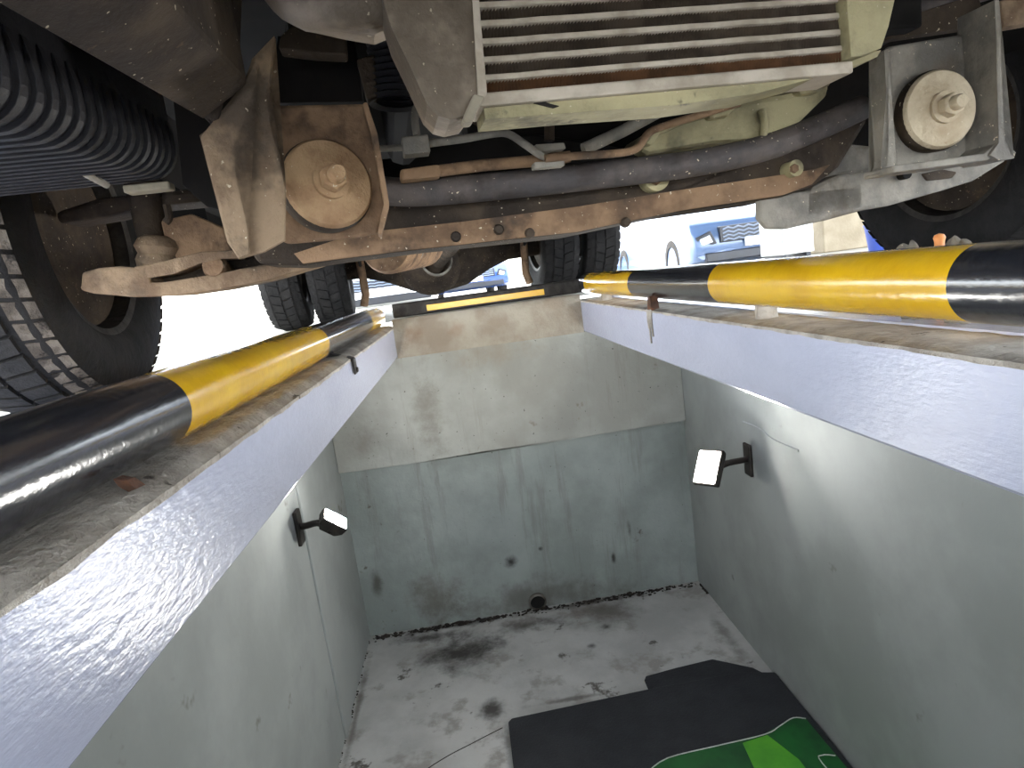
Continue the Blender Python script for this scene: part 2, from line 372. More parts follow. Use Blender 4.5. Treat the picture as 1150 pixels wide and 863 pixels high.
# ---------------------------------------------------------------- mats
rub = mat('black rubber mat', (30, 32, 36), (38, 40, 44), scale=12, rough=.75, bump=.4, bscale=120)
def sheet(bm, pts, z0, th, wav=.0):
    prism(bm, [(p[0], p[1], z0) for p in pts], (0, 0, th)); return bm
bm = NB(); sheet(bm, [(-.046, 1.0), (.915, 1.0), (.915, 2.0), (.80, 2.035), (.455, 2.03), (.30, 2.022), (.10, 2.012), (-.03, 2.006), (-.044, 1.99)], ZF+.0125, .010)
tag(obj('rubber_mat', bm, rub, bevel=.004), 'large black rubber mat on the pit floor', 'mat')
bm = NB(); pts = [(.455, 1.5), (.90, 1.5), (.905, 1.98), (.86, 2.06), (.744, 2.148), (.60, 2.135), (.478, 2.118), (.468, 2.10)]
a = [bm.verts.new((x, y, ZF)) for x, y in pts]; f = bm.faces.new(a)
r = bmesh.ops.extrude_face_region(bm, geom=[f]); bmesh.ops.translate(bm, vec=(0, 0, .012), verts=[v for v in r['geom'] if isinstance(v, bmesh.types.BMVert)])
tag(obj('rubber_mat', bm, rub, bevel=.004), 'smaller black rubber mat showing from under the large mat against the pit wall', 'mat')
# green printed sheet
green = mat('dark green print', (24, 96, 40), (16, 70, 32), scale=7, rough=.35)
lime = mat('light green print', (96, 176, 44), (70, 150, 40), scale=6, rough=.35)
white = mat('white edging', (206, 210, 200), (170, 176, 166), scale=20, rough=.5)
e = [(.34, 1.655), (.422, 1.70), (.58, 1.712), (.739, 1.722), (.80, 1.745), (.855, 1.768), (.89, 1.755)]
t = thing('green_sheet', 'glossy green printed sheet with a white border lying on the black mats', 'sheet', (.62, 1.45, ZF+.0235))
O = Vector((.62, 1.45, 0))
bm = NB(); pts = [(p[0]-O.x, p[1]-O.y) for p in e]+[(.29, -.45), (-.36, -.45)]
sheet(bm, pts, 0, .004); obj('sheet_body', bm, green, t)
bm = NB(); tube(bm, [Vector((p[0]-O.x, p[1]-O.y-.004, .005)) for p in e], .0018, 6, 4); obj('border_line', bm, white, t)
bm = NB(); sheet(bm, [(.04, .25), (.125, .264), (.165, .15), (.18, -.3), (-.02, -.3)], .0042, .0012); obj('printed_patch', bm, lime, t)
bm = NB(); tube(bm, [Vector((.27, .14, .005)), Vector((.235, .15, .005)), Vector((.22, .12, .005)), Vector((.24, -.1, .005))], .0018, 6, 4); obj('border_line', bm, white, t)

# ---------------------------------------------------------------- the truck over the pit (built in its own frame u, v, w)
T = thing('truck', 'dusty brown underside of a truck with twin rear wheels parked over the pit', 'truck', (0, 0, 0), PSI)
UC = .39
UR = .335                                                         # rear axle centre
tan = mat('tan dust on steel', (150, 128, 104), (112, 92, 74), scale=16, rough=.9, bump=.5, bscale=70, c3=(178, 158, 132), s3=60, t3=.66, k=0.95, spec=.2, grime=(92, 80, 68))
rustd = mat('rusty dusty steel', (146, 118, 92), (108, 86, 68), scale=14, rough=.9, bump=.5, bscale=60, c3=(166, 134, 102), s3=50, t3=.66, k=1.0, spec=.2, grime=(78, 66, 56))
brown = mat('dark brown chassis', (84, 72, 60), (58, 50, 44), scale=9, rough=.85, bump=.4, c3=(112, 90, 72), s3=20, t3=.64, k=0.8, spec=.2, grime=(56, 48, 42))
greyd = mat('grey dusty steel', (132, 126, 116), (98, 94, 88), scale=12, rough=.8, bump=.4, c3=(168, 160, 148), s3=70, t3=.68, k=1.3, spec=.2, grime=(96, 88, 78))
washer_m = mat('tan painted washer', (196, 182, 156), (168, 150, 124), scale=14, rough=.75, bump=.4, c3=(140, 108, 80), s3=22, t3=.66, k=1.05, spec=.2, grime=(168, 146, 116))
washer_r = mat('rusty tan washer', (176, 146, 112), (142, 110, 82), scale=14, rough=.85, bump=.5, c3=(112, 82, 60), s3=22, t3=.64, k=1.0, spec=.2, grime=(120, 92, 68))
tubem = mat('dark tube', (92, 84, 80), (70, 66, 66), scale=16, rough=.6, bump=.25, c3=(160, 150, 140), s3=90, t3=.72, k=1.1, spec=.2, grime=(60, 54, 52))
alu = mat('cast aluminium', (176, 160, 142), (142, 128, 112), scale=7, rough=.55, metal=.25, bump=.25, c3=(112, 104, 90), s3=16, t3=.66, k=0.75, spec=.2, grime=(116, 104, 90))
alug = mat('weathered casting with greenish light', (170, 160, 124), (132, 124, 96), scale=9, rough=.7, bump=.4, c3=(90, 88, 72), s3=22, t3=.64, k=1.0, spec=.2, grime=(104, 98, 78))  # greenish light on these castings is put into their base colour
tubebar = mat('cooler tube bar', (162, 152, 138), (136, 126, 112), scale=22, rough=.6, metal=.2, bump=.2, k=1.4, spec=.2)
finm = mat('cooler fins', (104, 92, 80), (76, 66, 58), scale=40, rough=.7, c3=(150, 140, 124), s3=120, t3=.70, k=1.2, spec=.2)
finr = mat('rusty cooler fins', (116, 84, 60), (84, 62, 46), scale=40, rough=.8, c3=(160, 140, 116), s3=90, t3=.70, k=1.3, spec=.2)
plast = mat('black plastic', (50, 49, 52), (40, 39, 42), scale=8, rough=.5, bump=.2, c3=(78, 74, 70), s3=18, t3=.64, k=0.75, spec=.2)
rubber = mat('tyre rubber', (48, 46, 45), (36, 35, 35), scale=14, rough=.85, bump=.4, k=0.7, spec=.2)
mud = mat('mud-caked tread', (142, 132, 120), (96, 88, 80), scale=26, rough=.95, bump=.7, c3=(56, 52, 48), s3=20, t3=.56, k=0.6, spec=.2)
dk = mat('sooty black metal', (34, 31, 29), (24, 22, 21), scale=10, rough=.85, k=0.9, spec=.2)
pale = mat('pale bracket', (170, 160, 140), (140, 130, 112), scale=20, rough=.7, k=0.7, spec=.2)

def vp(name, px, v0, th, m, parent=None, bevel=.003, **k):
    return obj(name, prism(NB(), [va(x, y, v0) for x, y in px], (0, th, 0)), m, parent or T, bevel=bevel, **k)
def vt(name, px, r, m, parent=None, sm=5, seg=12):
    return obj(name, tube(NB(), [va(*p) for p in px], r, seg, sm), m, parent or T, smooth=True)

# body shell and floor pan
bm = NB(); box(bm, (UC-1.12, -.95, .56), (UC+1.12, 5.3, .60)); obj('floor_pan', bm, dk, T)
bodym = mat('white cab paint', (206, 208, 210), rough=.3, coat=.4)
bm = NB(); prism(bm, [(UC-1.12, -1.0, .60), (UC-1.12, -1.0, 1.1), (UC-1.12, -.8, 1.9), (UC-1.12, -.5, 2.1), (UC-1.12, 5.35, 2.1), (UC-1.12, 5.35, .60)], (2.24, 0, 0))
obj('body', bm, bodym, T, bevel=.05, seg=3)
for s in (-1, 1):
    bm = NB(); u = UC+s*1.12
    prism(bm, [(u, -.95, .34), (u, .88, .34), (u, .96, .62), (u, 1.33, .73), (u, 1.70, .62), (u, 1.78, .38), (u, 3.32, .38), (u, 3.42, .62), (u, 3.8, .74), (u, 4.18, .62), (u, 4.28, .42), (u, 5.3, .46), (u, 5.3, .9), (u, -.95, .9)], (-s*.02, 0, 0))
    obj('side_skirt', bm, dk, T)
    # wheel arch liners
    bm = NB(); n = 14; rows = []
    for i in range(n+1):
        a = math.pi*i/n; y = 1.33-.43*math.cos(a); z = .30+.42*math.sin(a)
        rows.append([bm.verts.new((UC+s*.80, y, z)), bm.verts.new((UC+s*1.12, y, z))])
    for a, b in zip(rows, rows[1:]): bm.faces.new((a[0], a[1], b[1], b[0]))
    ce = bm.verts.new((UC+s*.80, 1.33, .40))
    for a, b in zip(rows[1:], rows[2:-1]): bm.faces.new((a[0], b[0], ce))
    obj('wheel_arch', bm, dk, T)
bm = NB(); box(bm, (UC-1.12, -1.01, .30), (UC+1.12, -.94, .60)); obj('front_bumper', bm, plast, T, bevel=.015)

# wheels
def wheel(name, u0, u1, v, R, w, inner, lugs, lugm):
    t = bpy.data.objects.new(name, None); C.objects.link(t); t.parent = T; t.location = (0, 0, 0)
    mid = (u0+u1)/2; hw = abs(u1-u0)/2
    F = frame((mid, v, w), (1, 0, 0))
    bm = NB(); r = R-.008
    lathe(bm, [(.58*R, -hw*.80), (.66*R, -hw*.96), (.80*R, -hw), (.92*R, -hw*.93), (r*.985, -hw*.80), (r, -hw*.5), (r, hw*.5), (r*.985, hw*.80), (.92*R, hw*.93), (.80*R, hw), (.66*R, hw*.96), (.58*R, hw*.80)], 72, F, closed=True)
    obj('tyre', bm, rubber, t, smooth=True)
    bm = NB(); bs = NB()
    for k in range(lugs):
        a = 2*math.pi*k/lugs
        for j, (x0, x1, off) in enumerate(((-.95, -.60, 0), (-.50, -.04, .5), (.04, .50, 0), (.60, .95, .5))):
            aa = a+off*2*math.pi/lugs; da = 2*math.pi/lugs*.40; sk = .35*da*(1 if j % 2 else -1)
            ri = R-.02; ro = R-(.006 if j in (0, 3) else 0)
            P = []
            for rr in (ri, ro):
                for xx, sg, skk in ((x0, -1, -sk), (x1, -1, sk), (x1, 1, sk), (x0, 1, -sk)):
                    an = aa+sg*da+skk; dr = .014 if (abs(xx) > .9 and rr == ro) else 0
                    P.append(F @ Vector(((rr-dr)*math.cos(an), (rr-dr)*math.sin(an), xx*hw)))
            B_ = bs if j in (0, 3) else bm; V = [B_.verts.new(p) for p in P]
            for f in ((0,3,2,1),(4,5,6,7),(0,1,5,4),(1,2,6,5),(2,3,7,6),(3,0,4,7)): B_.faces.new([V[i] for i in f])
    tag(obj('tread', bm, rubber, t), None, kind='stuff'); tag(obj('shoulder_lugs', bs, lugm, t), None, kind='stuff')
    bm = NB(); i = inner
    lathe(bm, [(.60*R, -i*-hw*.85), (.56*R, i*hw*.80), (.54*R, 0), (.50*R, -i*hw*.3), (.2*R, -i*hw*.35), (0, -i*hw*.35)], 48, F); obj('rim', bm, steel, t, smooth=True)
    bm = NB(); lathe(bm, [(0, i*hw*.62), (.2*R, i*hw*.66), (.34*R, i*hw*.6), (.40*R, i*hw*.66), (.53*R, i*hw*.55), (.545*R, -i*hw*.2)], 40, F); obj('brake_drum', bm, brown, t, smooth=True)
    return t
RW = .32; WZ = ZG+RW
wheel('wheel', UC-.89, UC-1.10, 1.33, RW, WZ, 1, 54, mud)
wheel('wheel', UC+.89, UC+1.10, 1.33, RW, WZ, -1, 54, rubber)
for s in (-1, 1):
    for a, b in ((.535, .74), (.775, .98)):
        wheel('wheel', UR+s*a, UR+s*b, 3.8, .36, ZG+.36, -s, 40, rubber)

# rear axle, differential, leaf springs
bm = NB(); lathe(bm, [(0, -.62), (.055, -.62), (.06, -.42), (.10, -.30), (.17, -.16), (.20, 0), (.17, .16), (.10, .30), (.06, .42), (.055, .62), (0, .62)], 24, frame((UR-.03, 3.82, .27), (1, 0, 0))); obj('rear_axle', bm, brown, T, smooth=True)
dc = va(486, 300, 3.6)
bm = NB(); lathe(bm, [(0, -.20), (.07, -.19), (.10, -.14), (.17, -.06), (.185, 0), (.17, .08), (.1, .14), (0, .16)], 28, frame((dc.x, 3.72, dc.z+.03), (0, 1, 0))); df = obj('differential', bm, brown, T, smooth=True)
bm = NB(); lathe(bm, [(.075, -.22), (.085, -.22), (.085, -.17), (.075, -.17)], 24, frame((dc.x+.03, 3.72, dc.z+.01), (.05, 1, -.1)), closed=True); obj('flange', bm, greyd, df, smooth=True)
bm = NB(); tube(bm, [(dc.x+.03, 3.52, dc.z+.02), (UC-.05, 1.7, .36)], .035, 16); obj('propeller_shaft', bm, brown, T, smooth=True)
for s in (-1, 1):
    bm = NB()
    for k in range(5):
        L = .62-.09*k
        tube(bm, [(UR+s*.46, 3.8+L*q, .30-.013*k+.07*q*q) for q in (-1, -.5, 0, .5, 1)], .009+.0, 6)
    obj('leaf_spring', bm, dk, T)
    bm = NB(); tube(bm, [(UR+s*.46, 3.62, .40), (UR+s*.46, 3.70, .12), (UR+s*.48, 3.72, .06)], .022, 12); obj('shock_absorber', bm, rustd, T, smooth=True)
vt('exhaust_loop', [(435, 288, 2.2), (446, 297, 2.2), (460, 297, 2.2), (472, 288, 2.2), (475, 278, 2.2)], .006, greyd)
bm = NB(); lathe(bm, [(0, -.25), (.075, -.25), (.085, -.22), (.085, .25), (.07, .28), (0, .28)], 24, frame(va(455, 276, 2.3), (.3, 1, .05))); obj('silencer', bm, rustd, T, smooth=True)
for s in (-1, 1):                                                     # chassis rails
    bm = NB(); box(bm, (UC+s*.42-.04, .9, .40), (UC+s*.42+.04, 5.2, .52)); obj('chassis_rail', bm, dk, T, bevel=.004)
for y in (2.0, 2.9, 4.6):
    bm = NB(); box(bm, (UC-.4, y, .42), (UC+.4, y+.08, .50)); obj('chassis_tie', bm, dk, T)
bm = NB(); box(bm, (UC-.22, 1.12, .24), (UC+.22, 2.1, .56)); obj('gearbox', bm, dk, T, bevel=.05, seg=3)
bm = NB(); box(bm, (UC-.34, .80, .40), (UC+.30, 1.6, .56)); obj('engine_block', bm, dk, T, bevel=.03)

# front crossmember
cm = vp('crossmember', [(262, 250), (290, 297), (340, 298), (385, 291), (480, 279), (650, 261), (760, 238), (880, 221), (915, 209), (945, 186), (978, 132), (930, 135), (860, 182), (700, 205), (440, 226), (330, 235)], .985, .13, brown, bevel=.008)
vp('lower_flange', [(400, 262), (520, 249), (650, 232), (760, 214), (880, 196), (915, 190), (932, 185), (912, 207), (880, 219), (760, 237), (650, 260), (480, 278), (385, 290), (340, 296), (330, 285)], .975, .012, rustd, cm, bevel=.003)
for p, r in (((735, 200), .021), ((890, 190), .013)):
    bm = NB(); lathe(bm, [(0, -.01), (r, -.01), (r, .02), (0, .02)], 24, frame(va(*p, .97), (0, 1, 0))); o = obj('boss', bm, alug, cm, smooth=True)
    bm = NB(); nut(bm, frame(va(*p, .962), (0, -1, 0)), r*.55, .008); obj('bolt', bm, rustd, cm)
for p in ((595, 262), (703, 250), (512, 266), (560, 258)):
    bm = NB(); lathe(bm, [(.0, -.006), (.006, -.006), (.008, 0), (.008, .006)], 12, frame(va(*p, .974), (0, 1, 0))); obj('plug', bm, brown, cm, smooth=True)
# stabiliser tube
vt('stabiliser_tube', [(425, 214, .93), (470, 216, .93), (560, 209, .93), (700, 194, .93), (790, 182, .93), (860, 166, .93), (920, 143, .94), (968, 121, .95)], .0195, tubem, sm=6, seg=18)
# pan and lower arm on the raised-pipe side
vp('lower_arm', [(905, 246), (905, 220), (915, 208), (940, 196), (1000, 190), (1125, 168), (1132, 180), (1095, 203), (1060, 214), (1000, 231), (950, 240)], 1.0, .07, greyd, bevel=.012)
vp('arm_web', [(905, 213), (950, 160), (1000, 165), (1000, 192), (940, 200)], 1.03, .1, greyd, bevel=.01)
vp('arm_recess', [(1036, 195), (1060, 190), (1076, 193), (1070, 200), (1042, 203)], .996, .02, brown, bevel=.003)
vp('rubber_stop', [(853, 222), (853, 246), (862, 257), (885, 257), (930, 247), (970, 236), (970, 205)], 1.0, .015, greyd, bevel=.01)
bm = NB(); lathe(bm, [(.0, -.01), (.009, -.01), (.009, .01)], 14, frame(va(1014, 196, .995), (0, 1, 0))); obj('arm_hole', bm, dk, T, smooth=True)
# lower arm on the ribbed-box side
arm = vp('lower_arm', [(90, 326), (92, 306), (110, 301), (135, 299), (165, 302), (170, 318), (215, 316), (270, 302), (350, 288), (372, 288), (360, 297), (300, 315), (250, 325), (200, 332), (150, 334), (105, 330)], 1.10, .09, tan, bevel=.008)
vp('arm_web', [(160, 300), (225, 286), (300, 284), (345, 286), (345, 298), (300, 311), (200, 326), (165, 325)], 1.16, .04, brown, arm, bevel=.004)
vp('arm_rib', [(150, 300), (185, 293), (225, 283), (262, 281), (272, 290), (250, 291), (225, 296), (195, 308), (165, 313)], 1.10, .05, tan, arm, bevel=.006)
bm = NB(); lathe(bm, [(0, -.02), (.016, -.02), (.02, 0), (.022, .05)], 14, frame(va(243, 302, 1.12), (0, 1, -.2))); obj('bolt', bm, rustd, arm, smooth=True)
vp('upper_link', [(60, 238), (110, 222), (230, 210), (235, 226), (170, 232), (120, 243), (65, 252)], 1.2, .08, brown, bevel=.008)
vp('added_dark_panel', [(192, 90), (265, 90), (265, 240), (232, 232), (205, 208)], 1.07, .015, dk, bevel=.002)  # dark panel added to cover the sunlit floor pan behind it
vt('damper', [(160, 205, 1.2), (170, 260, 1.2), (176, 285, 1.18)], [.028, .02], brown)
bm = NB(); lathe(bm, [(.0, -.03), (.03, -.03), (.034, -.01), (.03, 0), (.036, .012), (.03, .024), (.02, .03), (0, .03)], 18, frame(va(178, 286, 1.17), (.2, 0, 1))); obj('damper_bush', bm, tan, T, smooth=True)
vt('drop_link', [(187, 230, 1.12), (190, 244, 1.12), (186, 250, 1.12)], .006, brown, seg=8)
vp('arm_mount', [(180, 248), (215, 240), (250, 255), (262, 285), (225, 284), (190, 292)], 1.16, .1, rustd, bevel=.012)

# hanger bracket beside the ribbed box: back plate, gusset, washer with bolt
hb = vp('hanger_bracket', [(303, 118), (410, 116), (420, 150), (434, 228), (425, 262), (395, 268), (322, 274), (312, 268)], .86, .012, rustd, bevel=.004)
vp('side_flange', [(407, 116), (412, 114), (424, 150), (437, 228), (428, 264), (424, 262), (431, 228), (417, 152)], .815, .05, rustd, hb, bevel=.0015)
vp('gusset_plate', [(283, 66), (308, 40), (302, 92), (298, 104), (303, 140), (320, 212), (319, 270), (296, 283), (268, 291), (255, 272), (224, 152), (246, 136), (268, 112)], .775, .010, tan, hb, bevel=.004)
vp('gusset_fold', [(283, 66), (290, 70), (276, 118), (262, 152), (262, 200), (280, 285), (268, 291), (255, 272), (224, 152), (246, 136), (268, 112)], .765, .012, tan, hb, bevel=.005)
def bush(c, r, n, m, wm, parent, boltlen):
    F = frame(c, n)
    bm = NB(); lathe(bm, [(0, -.045), (r*.86, -.045), (r*1.0, -.03), (r*1.04, -.012), (r*.97, -.002), (0, -.002)], 40, F); obj('rubber_bush', bm, brown, parent, smooth=True)
    bm = NB(); lathe(bm, [(0, .004), (r*.5, .004), (r*.55, .002), (r*.94, .0), (r, -.004), (r, -.010), (r*.9, -.012), (0, -.012)], 48, F); w = obj('washer', bm, m, parent, smooth=True)
    bm = NB(); lathe(bm, [(0, .004), (r*.40, .004), (r*.40, .010), (0, .010)], 28, F); obj('flat_ring', bm, m, w, smooth=True)
    bm = NB(); nut(bm, F @ Matrix.Translation((0, 0, .010)), r*.30, .016); obj('nut', bm, wm, w, bevel=.001)
    bm = NB(); lathe(bm, [(0, .024), (r*.19, .024), (r*.19, .024+boltlen), (r*.15, .028+boltlen), (0, .028+boltlen)], 20, F); obj('bolt', bm, wm, w, smooth=True)
bush(va(370, 205, .83), .0545, (.36, -.90, .12), washer_r, washer_r, hb, .012)
vp('upper_bracket', [(312, 40), (395, 48), (402, 70), (408, 114), (300, 116), (300, 96), (308, 70)], .90, .03, dk, bevel=.004)
vp('clamp_plate', [(330, 26), (388, 34), (390, 62), (352, 60), (312, 55), (314, 40)], .86, .03, brown, bevel=.004)
vp('mount_tab', [(400, 66), (421, 60), (424, 108), (412, 112)], .88, .03, brown, bevel=.003)
# hanger bracket on the raised-pipe side
hr = vp('hanger_bracket', [(997, 52), (1104, 34), (1118, 168), (1106, 176), (1006, 190)], .87, .010, greyd, bevel=.004)
vp('side_flange', [(993, 56), (998, 54), (1007, 180), (1004, 192), (992, 197), (988, 195), (998, 186), (1000, 178)], .845, .03, greyd, hr, bevel=.0015)
vp('side_flange', [(1117, 0), (1122, 0), (1127, 60), (1128, 160), (1141, 171), (1139, 178), (1122, 180), (1112, 174), (1122, 160), (1121, 60)], .815, .06, greyd, hr, bevel=.0015)
vp('bottom_lip', [(1004, 186), (1106, 172), (1120, 160), (1123, 168), (1110, 180), (1004, 194)], .82, .06, greyd, hr, bevel=.002)
bush(va(1058, 122, .84), .0555, (-.10, -.99, .03), washer_m, washer_m, hr, .010)
vt('strut_rod', [(985, 30, .95), (1030, 12, .95), (1110, -12, .95)], .016, tubem)
vp('rod_cover', [(998, 44), (1000, 24), (1100, -8), (1108, 28)], .93, .02, brown, bevel=.004)
vp('outer_bracket', [(1124, 0), (1175, -10), (1175, 22), (1128, 30)], .88, .03, tan, bevel=.004)

# intercooler: core of tube bars and fins, two end tanks, lower plate
V0 = .62
P0 = va(541, 106, V0); P1 = va(952, 66, V0); uL, uR, wB = P0.x, P1.x, (P0.z+P1.z)/2
bm = NB(); box(bm, (uL, V0+.012, wB-.004), (uR, V0+.05, wB+.20)); ic = obj('intercooler', bm, dk, T)
pitch = .0156
fin = NB(); n = 120
for k in range(n):
    x0 = uL+(uR-uL)*k/n; x1 = uL+(uR-uL)*(k+.5)/n; x2 = uL+(uR-uL)*(k+1)/n
    for a, b, ya, yb in ((x0, x1, .0, .0075), (x1, x2, .0075, .0)):
        v = [fin.verts.new(p) for p in ((a, ya, 0), (b, yb, 0), (b, yb, .0092), (a, ya, .0092))]; fin.faces.new(v)
jit(fin, .0012, 90)
fin_o = None; bar_o = None
for k in range(11):
    w = wB+k*pitch
    if fin_o is None:
        fin_o = obj('fin_row', fin, finr, ic); o = fin_o; tag(o, None, kind='stuff')
    elif k == 1:
        me = fin_o.data.copy(); me.materials.clear(); me.materials.append(finm)
        o = bpy.data.objects.new('fin_row', me); C.objects.link(o); o.parent = ic; o['kind'] = 'stuff'; fin_b = o
    else:
        o = fin_b.copy(); C.objects.link(o); o.parent = ic
    o.location = (0, V0+.001, w)
    if bar_o is None:
        bm = NB(); nn = 40; rows = []
        for i in range(nn+1):
            x = uL+(uR-uL)*i/nn; dz = .0006*noise.noise(Vector((x*30, 0, 0)))
            rows.append([bm.verts.new((x, y, z+dz)) for y, z in ((.016, 0), (.002, 0), (0, .001), (0, .0054), (.002, .0064), (.016, .0064))])
        for a, b in zip(rows, rows[1:]):
            for q in range(6): bm.faces.new((a[q], a[(q+1) % 6], b[(q+1) % 6], b[q]))
        bar_o = obj('tube_bar', bm, tubebar, ic, smooth=True); o = bar_o
    else:
        o = bar_o.copy(); C.objects.link(o); o.parent = ic
    o.location = (0, V0, w+.0092)
bm = NB(); box(bm, (uL-.004, V0-.003, wB-.013), (uR+.004, V0+.055, wB-.001)); obj('lower_plate', bm, tubebar, ic, bevel=.002)
vp('end_tank', [(424, -60), (430, 0), (440, 32), (462, 78), (480, 118), (492, 130), (506, 134), (524, 130), (541, 108), (531, 0), (526, -60)], V0-.012, .07, alu, ic, bevel=.012)
vp('tank_seam', [(527, -60), (533, -60), (537, 0), (547, 104), (543, 112), (537, 108), (531, 0)], V0-.016, .02, tubebar, ic, bevel=.002)
vp('tank_foot', [(519, 134), (532, 105), (545, 108), (537, 122), (531, 137), (522, 138)], V0-.018, .02, pale, ic, bevel=.002)
vp('end_tank', [(948, -60), (951, 0), (956, 64), (970, 62), (990, 54), (998, 30), (1005, 0), (1010, -60)], V0-.012, .07, alug, ic, bevel=.010)
vp('mount_rail', [(542, 112), (700, 98), (850, 83), (955, 68), (990, 56), (985, 64), (950, 78), (850, 105), (760, 118), (640, 126), (545, 134)], V0+.004, .05, alug, ic, bevel=.004)
vp('print_mark', [(598, 115), (632, 103), (636, 105), (612, 115), (628, 119), (622, 121)], V0+.001, .004, dk, ic, bevel=0)
vt('charge_duct', [(318, -30, .70), (345, -4, .68), (400, -8, .66), (450, -20, .65)], .030, alu)
vp('duct_flange', [(323, 6), (345, 0), (440, -4), (444, 30), (420, 40), (385, 34), (350, 26), (332, 20)], .68, .03, alu, bevel=.008)

# corrugated hose
bm = NB(); c0, c1 = va(446, 118, .90), va(442, 40, .90); prof = []
for i in range(22): prof.append(((.036, .028)[i % 2], i*(c1-c0).length/21))
lathe(bm, prof, 24, frame(c0, c1-c0)); obj('corrugated_hose', bm, plast, T, smooth=True)
# brake pipes and fittings
bm = NB(); q = va(467, 163, .86); box(bm, (q.x-.017, .855, q.z-.011), (q.x+.017, .885, q.z+.011)); obj('pipe_junction', bm, greyd, T, bevel=.002)
vt('brake_pipe', [(427, 167, .87), (455, 166, .87)], .0042, greyd, sm=0, seg=10)
vt('brake_pipe', [(482, 161, .87), (520, 156, .87), (555, 150, .87), (572, 151, .87), (592, 164, .87), (608, 175, .87), (622, 179, .87)], .0052, greyd)
vt('brake_hose', [(468, 152, .87), (466, 135, .87), (468, 121, .88), (478, 116, .89)], .005, greyd)
vt('brake_pipe', [(612, 178, .86), (650, 175, .86), (695, 172, .86), (716, 166, .86), (728, 150, .87), (745, 142, .88), (790, 128, .89), (830, 116, .90)], .0052, rustd)
vp('rod_end', [(449, 190), (494, 184), (496, 198), (450, 203)], .88, .03, rustd, bevel=.004)
vt('tie_rod', [(494, 192, .90), (540, 186, .90), (600, 181, .90), (640, 176, .90)], .008, rustd, sm=0)
vp('rod_clamp', [(601, 162), (634, 160), (636, 167), (603, 171)], .88, .02, greyd, bevel=.002)
vp('rod_clamp', [(600, 182), (634, 180), (635, 186), (600, 189)], .86, .02, greyd, bevel=.002)
vt('support_rod', [(655, 168, .90), (700, 147, .90), (765, 112, .90)], .0085, greyd, sm=0)
vt('cooling_pipe', [(530, 133, .88), (548, 139, .88), (590, 136, .88), (655, 130, .88), (684, 127, .88), (698, 116, .88)], .006, brown)
vt('drop_rod', [(617, 118, .92), (617, 158, .92)], .0075, brown, sm=0)
vp('steering_gear', [(484, 158), (540, 150), (600, 150), (660, 158), (720, 170), (720, 200), (440, 216), (440, 200), (490, 196)], .965, .05, dk, bevel=.01)
# sump casting between cooler and tube
sm_ = vp('sump', [(716, 166), (728, 148), (760, 132), (800, 120), (850, 108), (880, 104), (935, 88), (930, 108), (898, 140), (870, 155), (800, 160), (730, 172)], .93, .10, alug, bevel=.012)
vp('sump_rib', [(724, 160), (736, 144), (765, 131), (805, 121), (812, 126), (770, 138), (742, 150), (732, 164)], .918, .02, alug, sm_, bevel=.004)
vt('sump_rib', [(855, 124, .925), (859, 138, .92), (857, 152, .925)], .006, alug, sm_)
vp('sump_lug', [(897, 100), (930, 86), (935, 94), (918, 104), (900, 106)], .915, .03, alug, sm_, bevel=.005)
vp('sump_boss', [(790, 118), (815, 110), (830, 118), (818, 130), (798, 134)], .915, .03, alug, sm_, bevel=.006)

# frame rail and ribbed black box
bm = NB(); A = va(0, 5, .45); B = va(230, 135, .75); E_ = va(258, 95, .76); G = va(232, -10, .70)
pts0 = [A+(A-B)*1.2, B, B+Vector((.05, .0, .03)), A+(A-B)*1.2+Vector((.09, 0, .03))]
prism(bm, [pts0[0], pts0[1], pts0[2], pts0[3]], (0, 0, .14)); obj('front_rail', bm, brown, T, bevel=.006)
vp('rail_web', [(150, 20), (235, -40), (262, -40), (258, 60), (246, 134), (231, 136)], .76, .05, brown, bevel=.006)
rb = bpy.data.objects.new('ribbed_box', None); C.objects.link(rb); rb.parent = T
qf = va(202, 197, .88); qn = va(0, 122, .50); ax = (qn-qf).normalized(); LB = .62   # far lower corner, axis towards the nose
FB = Matrix((Vector((1, 0, 0)), ax, Vector((0, 0, 1)))).transposed().to_4x4(); FB.translation = qf
def boxprof(g, top):   # (u, w) outline: side face, rounded lower corner, bottom
    P = [(g, top)]
    for k in range(8):
        a = math.pi/2*k/7; P.append((-.03+(.03+g)*math.cos(a), .03-(.03+g)*math.sin(a)))
    return P+[(-.36, -g), (-.36, top)]
bm = NB(); prism(bm, [FB @ Vector((x, 0, z)) for x, z in boxprof(0, .20)], ax*LB); obj('box_body', bm, plast, rb, smooth=True)
bm = NB(); prism(bm, [FB @ Vector((x, -.004, z)) for x, z in ((.007, .098), (.007, .112), (-.36, .112), (-.36, .098))], ax*(LB+.004)); obj('lid_seam', bm, plast, rb, bevel=.003)
first = None
for k in range(22):
    if first is None:
        bm = NB(); P = boxprof(.004, .05); P[0] = (.001, .062); P = P[:1]+[(.004, .045)]+P[1:-1]+[(-.36, .02)]
        prism(bm, [FB.to_3x3() @ Vector((x, 0, z)) for x, z in P], ax*.010); first = obj('rib', bm, plast, rb, bevel=.003, seg=3); o = first
    else:
        o = first.copy(); C.objects.link(o); o.parent = rb
    o.location = qf+ax*(.004+k*.0225)
bm = NB(); a = va(138, 214, .86); b_ = va(190, 209, .86); box(bm, (a.x, .86, a.z-.003), (b_.x, .885, a.z+.006)); obj('base_clip', bm, pale, rb, bevel=.002)
vt('wiring', [(-10, 128, .74), (20, 145, .74), (50, 166, .75), (80, 186, .77), (105, 200, .80), (120, 208, .82)], .004, greyd, seg=8)
vt('wiring', [(12, 70, .73), (16, 92, .73), (20, 108, .73), (10, 120, .73), (-12, 128, .73)], .0045, greyd, seg=8)
